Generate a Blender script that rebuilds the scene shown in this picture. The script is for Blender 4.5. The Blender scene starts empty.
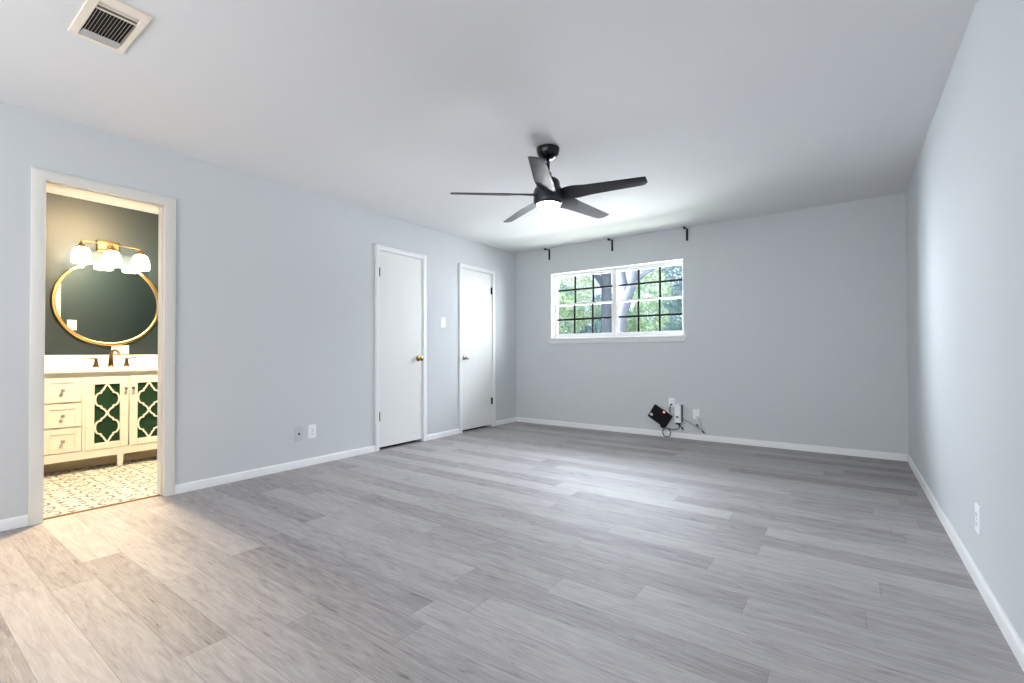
import bpy, math, random
from mathutils import Vector, Matrix
random.seed(7)
SC = bpy.context.scene
COL = SC.collection
PI = math.pi

# ------------------------------------------------------------------ camera
cd = bpy.data.cameras.new('camera')
cam = bpy.data.objects.new('camera', cd)
COL.objects.link(cam)
F_PX = 465.4
cd.sensor_fit = 'HORIZONTAL'; cd.sensor_width = 36.0
cd.lens = F_PX / 1024 * 36.0
cd.shift_y = 5.16 / 1024
cd.clip_start = 0.02; cd.clip_end = 200
yaw, pitch, roll = 0.6230, 0.0123, -0.0037
fw = Vector((-math.sin(yaw) * math.cos(pitch), math.cos(yaw) * math.cos(pitch), math.sin(pitch)))
rt = Vector((math.cos(yaw), math.sin(yaw), 0)); up = rt.cross(fw)
r2 = rt * math.cos(roll) + up * math.sin(roll); u2 = up * math.cos(roll) - rt * math.sin(roll)
cam.matrix_world = Matrix(((r2.x, u2.x, -fw.x, 3.897), (r2.y, u2.y, -fw.y, 0.0), (r2.z, u2.z, -fw.z, 1.000), (0, 0, 0, 1)))
SC.camera = cam

# ------------------------------------------------------------------ world, daylight, exposure
SC.view_settings.view_transform = 'Standard'
SC.view_settings.look = 'None'
SC.view_settings.gamma = 1.0
SC.view_settings.use_curve_mapping = False
SC.view_settings.exposure = 0.46
SC.cycles.max_bounces = 12
SC.cycles.diffuse_bounces = 8
SC.cycles.glossy_bounces = 4
SC.cycles.transparent_max_bounces = 16

wd = bpy.data.worlds.new('world'); SC.world = wd; wd.use_nodes = True
bg = wd.node_tree.nodes['Background']
bg.inputs['Color'].default_value = (0.80, 0.90, 1.0, 1); bg.inputs['Strength'].default_value = 1.15

def sunlight(name, direction, energy, angle, color):
    l = bpy.data.lights.new(name, 'SUN'); l.energy = energy; l.angle = math.radians(angle); l.color = color
    o = bpy.data.objects.new(name, l); COL.objects.link(o); o.rotation_euler = Vector(direction).to_track_quat('-Z', 'Y').to_euler()
sunlight('sun', (0.80, 0.25, -0.75), 3.6, 1.5, (1.0, 0.97, 0.94))

def daylight(name, loc, direction, sx, sy, power, color):  # area lamp standing in for daylight
    l = bpy.data.lights.new(name, 'AREA'); l.shape = 'RECTANGLE'; l.size = sx; l.size_y = sy
    l.energy = power; l.color = color
    o = bpy.data.objects.new(name, l); COL.objects.link(o)
    o.location = loc; o.rotation_euler = Vector(direction).to_track_quat('-Z', 'Y').to_euler()
    return o
REAR = -1.5
# fill lamps standing in for daylight, in two added windows behind the camera
daylight('rear_fill_lamp', (1.35, REAR - 0.14, 1.45), (0, 1, 0.10), 1.7, 1.15, 40, (0.95, 0.97, 1.0))
daylight('rear_fill_lamp', (3.35, REAR - 0.14, 1.45), (0, 1, 0.10), 1.0, 1.15, 30, (0.95, 0.97, 1.0))
# added out-of-view lamps by the far window, standing in for sky and ground light
daylight('sky_fill_lamp_high', (0.9, 8.4, 3.35), (0.1, -2.9, -1.75), 4.6, 1.2, 700, (0.88, 0.93, 1.0))
daylight('sky_fill_lamp_west', (-2.15, 8.1, 2.2), (3.3, -2.3, -0.5), 1.6, 2.6, 1150, (0.90, 0.95, 1.0))
daylight('sky_fill_lamp_east', (3.8, 7.6, 2.4), (-2.3, -2.0, -0.7), 2.0, 2.6, 400, (0.94, 0.97, 1.0))
daylight('ground_fill_lamp', (1.5, 6.7, 0.25), (0, -0.80, 0.60), 3.2, 0.7, 70, (0.97, 0.98, 1.0))
daylight('ground_fill_lamp', (1.2, 9.0, 0.55), (0, -0.95, 0.30), 5.0, 0.9, 620, (0.97, 0.98, 1.0))

# ------------------------------------------------------------------ materials
def srgb(r, g, b):
    f = lambda c: (c / 255 / 12.92) if c / 255 <= 0.04045 else ((c / 255 + 0.055) / 1.055) ** 2.4
    return (f(r), f(g), f(b), 1)

def mat(name, color, rough=0.5, metal=0.0, spec=0.5, bump=None, vary=None):
    m = bpy.data.materials.new(name); m.use_nodes = True
    nt = m.node_tree; b = nt.nodes['Principled BSDF']
    b.inputs['Base Color'].default_value = color
    b.inputs['Roughness'].default_value = rough
    b.inputs['Metallic'].default_value = metal
    b.inputs['Specular IOR Level'].default_value = spec
    if bump or vary:
        tc = nt.nodes.new('ShaderNodeTexCoord')
    if vary:
        n = nt.nodes.new('ShaderNodeTexNoise'); n.inputs['Scale'].default_value = vary[0]; n.inputs['Detail'].default_value = 4
        nt.links.new(tc.outputs['Object'], n.inputs['Vector'])
        mx = nt.nodes.new('ShaderNodeMix'); mx.data_type = 'RGBA'
        a = [c * (1 - vary[1]) for c in color[:3]] + [1]; c2 = [min(1, c * (1 + vary[1])) for c in color[:3]] + [1]
        mx.inputs[6].default_value = a; mx.inputs[7].default_value = c2
        nt.links.new(n.outputs['Fac'], mx.inputs[0]); nt.links.new(mx.outputs[2], b.inputs['Base Color'])
    if bump:
        n2 = nt.nodes.new('ShaderNodeTexNoise'); n2.inputs['Scale'].default_value = bump[0]; n2.inputs['Detail'].default_value = 3
        nt.links.new(tc.outputs['Object'], n2.inputs['Vector'])
        bp = nt.nodes.new('ShaderNodeBump'); bp.inputs['Strength'].default_value = bump[1]; bp.inputs['Distance'].default_value = 0.002
        nt.links.new(n2.outputs['Fac'], bp.inputs['Height']); nt.links.new(bp.outputs['Normal'], b.inputs['Normal'])
    return m

def emis(name, color, strength):
    m = bpy.data.materials.new(name); m.use_nodes = True
    nt = m.node_tree; b = nt.nodes['Principled BSDF']
    b.inputs['Base Color'].default_value = (0.8, 0.8, 0.8, 1)
    b.inputs['Emission Color'].default_value = color; b.inputs['Emission Strength'].default_value = strength
    return m

M_WALL = mat('wall_paint_blue_grey', srgb(199, 202, 204), 0.62, spec=0.3, bump=(160, 0.18), vary=(1.2, 0.012))
M_CEIL = mat('ceiling_paint', srgb(221, 221, 222), 0.8, spec=0.2, bump=(120, 0.25), vary=(1.0, 0.01))
M_TRIM = mat('white_trim_paint', srgb(228, 228, 228), 0.4)
M_CASE = mat('cream_white_trim_paint', srgb(216, 213, 206), 0.42)
M_DOOR = mat('white_door_paint', srgb(220, 220, 218), 0.42, bump=(60, 0.05))
M_CLOSET_SHADE = mat('closet_shade', srgb(60, 60, 62), 0.9)  # dark colour stands in for the shade inside the closed closet
M_HINGE = mat('aged_bronze_hinge', srgb(34, 28, 24), 0.45, 0.5)
M_BRASS = mat('brass', srgb(186, 148, 84), 0.25, 1.0)
M_NICKEL = mat('satin_nickel', srgb(176, 170, 160), 0.28, 1.0)
M_BRONZE = mat('champagne_bronze', srgb(140, 114, 80), 0.3, 1.0)
M_FAUCET = mat('dark_bronze', srgb(112, 86, 58), 0.28, 1.0)
M_GOLD = mat('gold_frame', srgb(214, 180, 118), 0.3, 1.0)
M_BLACK = mat('matte_black_metal', srgb(8, 8, 9), 0.42, 0.0, 0.3)
M_FAN = mat('black_fan_metal', srgb(8, 8, 9), 0.25, 0.2)
M_BLADE = mat('black_fan_blade', srgb(26, 28, 32), 0.58, 0.0, 0.4, vary=(6, 0.08))
M_HUB = mat('graphite_fan_hub', srgb(48, 52, 58), 0.34, 0.3)
M_PLATE = mat('white_plastic', srgb(236, 237, 240), 0.35)
M_JACK = mat('grey_plastic', srgb(190, 193, 195), 0.4)
M_SLOT = mat('dark_slot', srgb(40, 40, 42), 0.6)
M_BPLAST = mat('black_plastic', srgb(7, 6, 7), 0.45, spec=0.2)
M_GPLAST = mat('light_grey_plastic', srgb(236, 238, 242), 0.4)
M_GCORD = mat('grey_cord', srgb(160, 162, 166), 0.5)
M_BCORD = mat('black_cord', srgb(36, 38, 42), 0.5)
M_GREEN = mat('dark_green_wall_paint', srgb(24, 40, 48), 0.45, spec=0.45, bump=(90, 0.2), vary=(2.5, 0.12))
M_VAN = mat('cream_cabinet_paint', srgb(232, 232, 228), 0.38)
M_COUNT = mat('white_cultured_marble', srgb(246, 244, 240), 0.18)
M_PANEL = mat('dark_green_mirror_panel', srgb(44, 74, 58), 0.18, 0.25, vary=(30, 0.25))
M_VENT = mat('cream_vent_metal', srgb(232, 222, 208), 0.45)
M_VENTIN = mat('duct_shade', srgb(22, 20, 18), 0.9)
M_FLANGE = mat('grey_vent_vane', srgb(176, 178, 178), 0.5)
M_MIRROR = mat('mirror_silver', (0.93, 0.95, 0.94, 1), 0.015, 1.0)
M_LED = emis('fan_led_lens', (0.95, 0.98, 1.0, 1), 100)
M_SHADE = emis('lit_glass_shade', (1.0, 0.86, 0.62, 1), 22)
M_ADDED_DOME = emis('added_dome_glow', (1.0, 0.73, 0.41, 1), 570)  # glow of the added bathroom lamp
M_RED = emis('red_indicator', (1.0, 0.12, 0.10, 1), 1.6)
M_LOGO = mat('white_print', srgb(225, 225, 225), 0.5)
M_SOFFIT = mat('eave_paint', srgb(222, 216, 214), 0.7)
M_BARK = mat('bark', srgb(84, 88, 102), 0.9, bump=(18, 1.0), vary=(7, 0.22))

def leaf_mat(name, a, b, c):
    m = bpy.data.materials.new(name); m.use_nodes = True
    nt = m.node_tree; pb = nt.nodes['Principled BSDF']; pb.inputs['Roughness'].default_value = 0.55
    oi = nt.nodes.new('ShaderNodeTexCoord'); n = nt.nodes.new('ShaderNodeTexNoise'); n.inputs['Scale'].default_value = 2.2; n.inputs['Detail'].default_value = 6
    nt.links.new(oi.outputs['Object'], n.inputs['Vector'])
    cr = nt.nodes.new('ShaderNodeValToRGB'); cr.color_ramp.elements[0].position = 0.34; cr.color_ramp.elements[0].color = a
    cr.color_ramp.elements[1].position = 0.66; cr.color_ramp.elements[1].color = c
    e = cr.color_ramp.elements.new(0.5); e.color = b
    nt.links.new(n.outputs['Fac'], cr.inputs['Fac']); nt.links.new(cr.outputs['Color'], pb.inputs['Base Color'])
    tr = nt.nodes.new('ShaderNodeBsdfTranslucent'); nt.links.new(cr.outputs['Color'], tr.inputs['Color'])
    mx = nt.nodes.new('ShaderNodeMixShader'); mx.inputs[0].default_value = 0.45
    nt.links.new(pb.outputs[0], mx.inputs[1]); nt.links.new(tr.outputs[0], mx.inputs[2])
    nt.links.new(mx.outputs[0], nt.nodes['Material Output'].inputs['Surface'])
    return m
M_LEAF = leaf_mat('hazed_oak_leaves', srgb(132, 162, 140), srgb(172, 194, 160), srgb(212, 220, 194))  # outdoor haze put into the pale leaf colours
M_LEAF2 = leaf_mat('hazed_blue_leaves', srgb(116, 150, 160), srgb(144, 176, 182), srgb(188, 208, 210))  # bluer haze put into these leaf colours

def glass_mat():
    m = bpy.data.materials.new('window_glass'); m.use_nodes = True
    nt = m.node_tree; nt.nodes.remove(nt.nodes['Principled BSDF'])
    t = nt.nodes.new('ShaderNodeBsdfTransparent'); t.inputs[0].default_value = (0.96, 0.98, 1.0, 1)
    g = nt.nodes.new('ShaderNodeBsdfGlossy'); g.inputs['Roughness'].default_value = 0.02
    lw = nt.nodes.new('ShaderNodeLayerWeight')
    pw = nt.nodes.new('ShaderNodeMath'); pw.operation = 'POWER'; pw.inputs[1].default_value = 5.0; nt.links.new(lw.outputs['Facing'], pw.inputs[0])
    ma = nt.nodes.new('ShaderNodeMath'); ma.operation = 'MULTIPLY_ADD'; ma.inputs[1].default_value = 0.6; ma.inputs[2].default_value = 0.04; nt.links.new(pw.outputs[0], ma.inputs[0])
    mx = nt.nodes.new('ShaderNodeMixShader')
    nt.links.new(ma.outputs[0], mx.inputs[0]); nt.links.new(t.outputs[0], mx.inputs[1]); nt.links.new(g.outputs[0], mx.inputs[2])
    nt.links.new(mx.outputs[0], nt.nodes['Material Output'].inputs['Surface'])
    return m
M_GLASS = glass_mat()

def floor_mat():
    m = bpy.data.materials.new('grey_vinyl_planks'); m.use_nodes = True
    nt = m.node_tree; N = nt.nodes; L = nt.links; pb = N['Principled BSDF']
    tc = N.new('ShaderNodeTexCoord')
    br = N.new('ShaderNodeTexBrick')
    br.offset = 0.0; br.offset_frequency = 2; br.squash = 1.0
    br.inputs['Color1'].default_value = (0, 0, 0, 1); br.inputs['Color2'].default_value = (1, 1, 1, 1); br.inputs['Mortar'].default_value = (0.5, 0.5, 0.5, 1)
    br.inputs['Scale'].default_value = 1.0; br.inputs['Mortar Size'].default_value = 0.0009; br.inputs['Mortar Smooth'].default_value = 0.2
    br.inputs['Bias'].default_value = 0.0; br.inputs['Brick Width'].default_value = 1.2; br.inputs['Row Height'].default_value = 0.15
    mp0 = N.new('ShaderNodeMapping'); mp0.inputs['Location'].default_value = (0.28, -0.015, 0); L.new(tc.outputs['Object'], mp0.inputs['Vector']); 
    # every row of planks starts at its own place
    sp = N.new('ShaderNodeSeparateXYZ'); L.new(mp0.outputs[0], sp.inputs[0])
    dv = N.new('ShaderNodeMath'); dv.operation = 'DIVIDE'; dv.inputs[1].default_value = 0.15; L.new(sp.outputs[1], dv.inputs[0])
    fl = N.new('ShaderNodeMath'); fl.operation = 'FLOOR'; L.new(dv.outputs[0], fl.inputs[0])
    wn = N.new('ShaderNodeTexWhiteNoise'); wn.noise_dimensions = '1D'; L.new(fl.outputs[0], wn.inputs['W'])
    ma0 = N.new('ShaderNodeMath'); ma0.operation = 'MULTIPLY_ADD'; ma0.inputs[1].default_value = 1.2; L.new(wn.outputs['Value'], ma0.inputs[0]); L.new(sp.outputs[0], ma0.inputs[2])
    cb0 = N.new('ShaderNodeCombineXYZ'); L.new(ma0.outputs[0], cb0.inputs[0]); L.new(sp.outputs[1], cb0.inputs[1]); L.new(cb0.outputs[0], br.inputs['Vector'])
    # each plank shifts the grain
    sep = N.new('ShaderNodeSeparateColor'); L.new(br.outputs['Color'], sep.inputs[0])
    cmb = N.new('ShaderNodeCombineXYZ')
    mu = N.new('ShaderNodeMath'); mu.operation = 'MULTIPLY'; mu.inputs[1].default_value = 37.0; L.new(sep.outputs[0], mu.inputs[0])
    L.new(mu.outputs[0], cmb.inputs[0]); L.new(mu.outputs[0], cmb.inputs[2])
    ad = N.new('ShaderNodeVectorMath'); ad.operation = 'ADD'; L.new(tc.outputs['Object'], ad.inputs[0]); L.new(cmb.outputs[0], ad.inputs[1])
    def grain(sx, sy, detail, dist):
        mp = N.new('ShaderNodeMapping'); mp.inputs['Scale'].default_value = (sx, sy, 1); L.new(ad.outputs[0], mp.inputs['Vector'])
        n = N.new('ShaderNodeTexNoise'); n.inputs['Scale'].default_value = 1; n.inputs['Detail'].default_value = detail; n.inputs['Roughness'].default_value = 0.6
        n.inputs['Distortion'].default_value = dist; L.new(mp.outputs[0], n.inputs['Vector']); return n.outputs['Fac']
    g1 = grain(2.6, 30, 8, 2.2); g2 = grain(11, 230, 5, 0.5); g3 = grain(1.7, 9, 5, 2.6)
    def madd(a, k, b):
        x = N.new('ShaderNodeMath'); x.operation = 'MULTIPLY_ADD'; x.inputs[1].default_value = k
        L.new(a, x.inputs[0])
        if isinstance(b, float): x.inputs[2].default_value = b
        else: L.new(b, x.inputs[2])
        return x.outputs[0]
    v = madd(sep.outputs[0], 0.19, 0.03); v = madd(g1, 0.42, v); v = madd(g2, 0.30, v); v = madd(g3, 0.28, v)
    # darker flecks and knots
    g4 = grain(2.8, 20, 8, 3.0)
    kr = N.new('ShaderNodeMapRange'); kr.inputs[1].default_value = 0.57; kr.inputs[2].default_value = 0.70; kr.inputs[3].default_value = 0.0; kr.inputs[4].default_value = 1.0; L.new(g4, kr.inputs[0])
    v = madd(kr.outputs[0], -0.14, v)
    cr = N.new('ShaderNodeValToRGB')
    els = cr.color_ramp.elements
    els[0].position = 0.36; els[0].color = srgb(94, 89, 89)
    els[1].position = 0.80; els[1].color = srgb(176, 172, 172)
    e = els.new(0.50); e.color = srgb(136, 131, 131)
    e = els.new(0.64); e.color = srgb(157, 153, 153)
    L.new(v, cr.inputs[0])
    mx = N.new('ShaderNodeMix'); mx.data_type = 'RGBA'; L.new(br.outputs['Fac'], mx.inputs[0]); L.new(cr.outputs[0], mx.inputs[6])
    mx.inputs[7].default_value = srgb(116, 112, 112); L.new(mx.outputs[2], pb.inputs['Base Color'])
    pb.inputs['Roughness'].default_value = 0.60; pb.inputs['Specular IOR Level'].default_value = 0.5
    bp = N.new('ShaderNodeBump'); bp.inputs['Strength'].default_value = 0.12; bp.inputs['Distance'].default_value = 0.002
    L.new(g2, bp.inputs['Height']); L.new(bp.outputs[0], pb.inputs['Normal'])
    return m
M_FLOOR = floor_mat()

def tile_mat():
    m = bpy.data.materials.new('patterned_cement_tile'); m.use_nodes = True
    nt = m.node_tree; N = nt.nodes; L = nt.links; pb = N['Principled BSDF']
    tc = N.new('ShaderNodeTexCoord'); sx = N.new('ShaderNodeSeparateXYZ'); L.new(tc.outputs['Object'], sx.inputs[0])
    T = 0.30
    def math_(op, a, b=None, c=None):
        x = N.new('ShaderNodeMath'); x.operation = op
        for i, q in enumerate((a, b, c)):
            if q is None: continue
            if isinstance(q, (int, float)): x.inputs[i].default_value = q
            else: L.new(q, x.inputs[i])
        return x.outputs[0]
    def cell(s):   # mirrored tile coordinate 0..1
        k = math_('MODULO', math_('ADD', math_('DIVIDE', s, T), 40.25), 1.0)
        return k, math_('ABSOLUTE', math_('MULTIPLY_ADD', k, 2.0, -1.0))
    kx, ax = cell(sx.outputs[0]); ky, ay = cell(sx.outputs[1])
    r = math_('SQRT', math_('ADD', math_('MULTIPLY', ax, ax), math_('MULTIPLY', ay, ay)))
    th = math_('ARCTAN2', ay, ax)
    petal = math_('MULTIPLY', math_('COSINE', math_('MULTIPLY', th, 8.0)), 0.16)
    w = math_('SINE', math_('MULTIPLY', math_('ADD', r, petal), 12.5))
    lat = math_('MULTIPLY', math_('SINE', math_('MULTIPLY', ax, 9.0)), math_('SINE', math_('MULTIPLY', ay, 9.0)))
    v = math_('ADD', math_('MULTIPLY', w, 0.6), math_('MULTIPLY', lat, 0.6))
    nz = N.new('ShaderNodeTexNoise'); nz.inputs['Scale'].default_value = 22; nz.inputs['Detail'].default_value = 3; L.new(tc.outputs['Object'], nz.inputs['Vector'])
    v = math_('ADD', v, math_('MULTIPLY_ADD', nz.outputs['Fac'], 1.2, -0.6))
    cr = N.new('ShaderNodeValToRGB'); e = cr.color_ramp.elements
    e[0].position = 0.02; e[0].color = srgb(208, 206, 202); e[1].position = 0.40; e[1].color = srgb(66, 80, 104)
    q = e.new(0.18); q.color = srgb(172, 176, 182)
    L.new(v, cr.inputs[0])
    edge = math_('GREATER_THAN', math_('MAXIMUM', ax, ay), 0.978)
    mx = N.new('ShaderNodeMix'); mx.data_type = 'RGBA'; L.new(edge, mx.inputs[0]); L.new(cr.outputs[0], mx.inputs[6]); mx.inputs[7].default_value = srgb(226, 222, 214)
    L.new(mx.outputs[2], pb.inputs['Base Color']); pb.inputs['Roughness'].default_value = 0.4
    return m
M_TILE = tile_mat()

# ------------------------------------------------------------------ mesh helpers
def newell_ok(a): return a

class MB:
    def __init__(s): s.v = []; s.f = []
    def box(s, x0, x1, y0, y1, z0, z1):
        n = len(s.v)
        s.v += [(x0, y0, z0), (x1, y0, z0), (x1, y1, z0), (x0, y1, z0), (x0, y0, z1), (x1, y0, z1), (x1, y1, z1), (x0, y1, z1)]
        s.f += [tuple(n + i for i in q) for q in ((0, 3, 2, 1), (4, 5, 6, 7), (0, 1, 5, 4), (1, 2, 6, 5), (2, 3, 7, 6), (3, 0, 4, 7))]
        return s
    def quad(s, a, b, c, d):
        n = len(s.v); s.v += [tuple(a), tuple(b), tuple(c), tuple(d)]; s.f.append((n, n + 1, n + 2, n + 3)); return s
    def lathe(s, o, axis, prof, n=32):
        """prof = [(radius, distance along axis)]; rings closed with caps where radius > 0"""
        ax = Vector(axis).normalized(); t = Vector((0, 0, 1)) if abs(ax.z) < 0.9 else Vector((1, 0, 0))
        e1 = ax.cross(t).normalized(); e2 = ax.cross(e1); o = Vector(o); rings = []
        for r, h in prof:
            st = len(s.v)
            if r < 1e-6:
                s.v.append(tuple(o + ax * h)); rings.append([st])
            else:
                for k in range(n):
                    a = 2 * PI * k / n; s.v.append(tuple(o + ax * h + (e1 * math.cos(a) + e2 * math.sin(a)) * r))
                rings.append(list(range(st, st + n)))
        for A, B in zip(rings, rings[1:]):
            for k in range(n):
                j = (k + 1) % n
                if len(A) == 1 and len(B) == 1: continue
                if len(A) == 1: s.f.append((A[0], B[j], B[k]))
                elif len(B) == 1: s.f.append((A[k], A[j], B[0]))
                else: s.f.append((A[k], A[j], B[j], B[k]))
        if len(rings[0]) > 1: s.f.append(tuple(reversed(rings[0])))
        if len(rings[-1]) > 1: s.f.append(tuple(rings[-1]))
        return s
    def tube(s, pts, r, n=10):
        pts = [Vector(p) for p in pts]; rs = r if isinstance(r, (list, tuple)) else [r] * len(pts)
        prev = None; rings = []
        for i, p in enumerate(pts):
            d = (pts[min(i + 1, len(pts) - 1)] - pts[max(i - 1, 0)]).normalized()
            if prev is None:
                t = Vector((0, 0, 1)) if abs(d.z) < 0.9 else Vector((1, 0, 0)); e1 = d.cross(t).normalized()
            else:
                e1 = (prev - d * prev.dot(d)).normalized()
            prev = e1; e2 = d.cross(e1); st = len(s.v)
            for k in range(n):
                a = 2 * PI * k / n; s.v.append(tuple(p + (e1 * math.cos(a) + e2 * math.sin(a)) * rs[i]))
            rings.append(list(range(st, st + n)))
        for A, B in zip(rings, rings[1:]):
            for k in range(n):
                j = (k + 1) % n; s.f.append((A[k], A[j], B[j], B[k]))
        s.f.append(tuple(reversed(rings[0]))); s.f.append(tuple(rings[-1]))
        return s
    def loft(s, rings, closed=True):
        st = len(s.v); n = len(rings[0])
        for r in rings: s.v += [tuple(p) for p in r]
        for i in range(len(rings) - 1):
            for k in range(n if closed else n - 1):
                j = (k + 1) % n; s.f.append((st + i * n + k, st + i * n + j, st + (i + 1) * n + j, st + (i + 1) * n + k))
        s.f.append(tuple(st + k for k in reversed(range(n)))); s.f.append(tuple(st + (len(rings) - 1) * n + k for k in range(n)))
        return s
    def ribbon(s, pts, w, x0, x1):
        """flat bar of width w along a (y, z) polyline, from x0 to x1"""
        rings = []
        for i, (y, z) in enumerate(pts):
            a = pts[max(i - 1, 0)]; b = pts[min(i + 1, len(pts) - 1)]
            dy, dz = b[0] - a[0], b[1] - a[1]; l = math.hypot(dy, dz) or 1; ny, nz = -dz / l * w / 2, dy / l * w / 2
            rings.append([(x0, y + ny, z + nz), (x0, y - ny, z - nz), (x1, y - ny, z - nz), (x1, y + ny, z + nz)])
        return s.loft(rings)
    def xform(s, M):
        s.v = [tuple(M @ Vector(p)) for p in s.v]; return s
    def build(s, name, m, parent=None, bevel=0.0, smooth=True, angle=35, seg=2):
        off = Vector((0, 0, 0)); q = parent
        while q is not None: off += q.location; q = q.parent
        me = bpy.data.meshes.new(name)
        me.from_pydata([tuple(Vector(p) - off) for p in s.v], [], s.f)
        import bmesh
        bm = bmesh.new(); bm.from_mesh(me); bmesh.ops.recalc_face_normals(bm, faces=bm.faces); bm.to_mesh(me); bm.free()
        if smooth:
            me.shade_smooth(); me.set_sharp_from_angle(angle=math.radians(angle))
        me.materials.append(m)
        o = bpy.data.objects.new(name, me); COL.objects.link(o)
        if parent is not None: o.parent = parent
        if bevel:
            bv = o.modifiers.new('bevel', 'BEVEL'); bv.width = bevel; bv.segments = seg; bv.limit_method = 'ANGLE'; bv.angle_limit = math.radians(40)
        return o

def tag(o, label=None, cat=None, group=None, kind=None):
    if label: o['label'] = label
    if cat: o['category'] = cat
    if group: o['group'] = group
    if kind: o['kind'] = kind
    return o

def thing(name, loc, label, cat, group=None, kind=None):
    o = bpy.data.objects.new(name, None); COL.objects.link(o); o.location = loc; o.empty_display_size = 0.05
    return tag(o, label, cat, group, kind)

def struct(o, label, cat): return tag(o, label, cat, None, 'structure')

def wall(name, m, axis, c0, c1, u0, u1, z0, z1, holes, label, cat='wall'):
    """slab between c0 and c1 on axis, spanning u0..u1, with rectangular holes (ua, ub, za, zb)"""
    us = sorted({u0, u1} | {h[0] for h in holes} | {h[1] for h in holes}); zs = sorted({z0, z1} | {h[2] for h in holes} | {h[3] for h in holes})
    b = MB(); P = (lambda c, u, z: (c, u, z)) if axis == 'x' else (lambda c, u, z: (u, c, z))
    inh = lambda u, z: any(h[0] < u < h[1] and h[2] < z < h[3] for h in holes) or u < u0 or u > u1 or z < z0 or z > z1
    for i in range(len(us) - 1):
        for j in range(len(zs) - 1):
            ua, ub, za, zb = us[i], us[i + 1], zs[j], zs[j + 1]; um, zm = (ua + ub) / 2, (za + zb) / 2
            if inh(um, zm): continue
            for c in (c0, c1): b.quad(P(c, ua, za), P(c, ub, za), P(c, ub, zb), P(c, ua, zb))
            e = 1e-4
            if inh(ua - e, zm): b.quad(P(c0, ua, za), P(c1, ua, za), P(c1, ua, zb), P(c0, ua, zb))
            if inh(ub + e, zm): b.quad(P(c0, ub, za), P(c1, ub, za), P(c1, ub, zb), P(c0, ub, zb))
            if inh(um, za - e): b.quad(P(c0, ua, za), P(c1, ua, za), P(c1, ub, za), P(c0, ub, za))
            if inh(um, zb + e): b.quad(P(c0, ua, zb), P(c1, ua, zb), P(c1, ub, zb), P(c0, ub, zb))
    o = b.build(name, m, smooth=False)
    import bmesh
    bm = bmesh.new(); bm.from_mesh(o.data); bmesh.ops.remove_doubles(bm, verts=bm.verts, dist=1e-5); bmesh.ops.recalc_face_normals(bm, faces=bm.faces); bm.to_mesh(o.data); bm.free()
    return struct(o, label, cat)

# ------------------------------------------------------------------ room shell
W, D, H, T = 4.3475, 5.525, 2.44, 0.12
BX = -1.87                                     # bathroom mirror wall
wall('wall_left', M_WALL, 'x', -T, 0.0, REAR - 0.12, D + 0.16, 0, H,
     [(0.61, 1.25, 0, 2.058), (3.07, 3.70, 0, 2.064), (4.33, 4.96, 0, 2.064)], 'long pale blue-grey wall with the bathroom opening and two closet doors')
wall('wall_back', M_WALL, 'y', D, D + 0.16, -T * 0, W + 0.12, 0, H, [(0.594, 2.372, 1.195, 2.079)], 'pale grey wall at the far end holding the window')
wall('wall_right', M_WALL, 'x', W, W + 0.12, REAR - 0.12, D, 0, H, [], 'plain pale grey wall on the right side')
wall('wall_rear', M_WALL, 'y', REAR - 0.12, REAR, 0.0, W, 0, H, [(0.5, 2.2, 0.88, 2.03), (2.85, 3.85, 0.88, 2.03)], 'pale grey wall behind the camera with two added windows')
struct(MB().box(-0.055, W + 0.12, REAR - 0.12, D + 0.16, -0.10, 0.0).build('floor', M_FLOOR, smooth=False), 'grey wood-look vinyl plank floor of the bedroom', 'floor')
struct(MB().box(-2.05, W + 0.12, REAR - 0.12, D + 0.16, H, H + 0.12).build('ceiling', M_CEIL, smooth=False), 'flat white ceiling', 'ceiling')
# bathroom shell
struct(MB().box(-2.0, -0.055, -0.72, 2.72, -0.10, 0.0).build('floor_bathroom', M_TILE, smooth=False), 'bathroom floor of blue and white patterned tiles', 'floor')
wall('wall_bathroom', M_GREEN, 'x', BX - 0.12, BX, -0.72, 2.72, 0, H, [], 'dark green bathroom wall behind the round mirror')
wall('wall_bathroom_near', M_GREEN, 'y', -0.72, -0.60, BX, -T - 0.01, 0, H, [], 'dark green bathroom side wall left of the opening')
wall('wall_bathroom_far', M_GREEN, 'y', 2.60, 2.72, BX, -T - 0.01, 0, H, [], 'dark green bathroom side wall right of the vanity')
wall('wall_bathroom_front', M_GREEN, 'x', -T - 0.01, -T, -0.60, 2.60, 0, H, [(0.61, 1.25, 0, 2.058)], 'dark green bathroom face of the wall around the opening')
# closet behind the two white doors
b = MB(); b.box(-0.75, -0.70, 2.86, 5.35, 0, H); b.box(-0.70, -T, 2.86, 2.91, 0, H); b.box(-0.70, -T, 5.30, 5.35, 0, H); b.box(-0.70, -0.056, 2.91, 5.30, -0.05, -0.001)
struct(b.build('wall_closet', M_CLOSET_SHADE, smooth=False), 'closet walls coloured dark as shade behind the two white doors', 'wall')

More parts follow.
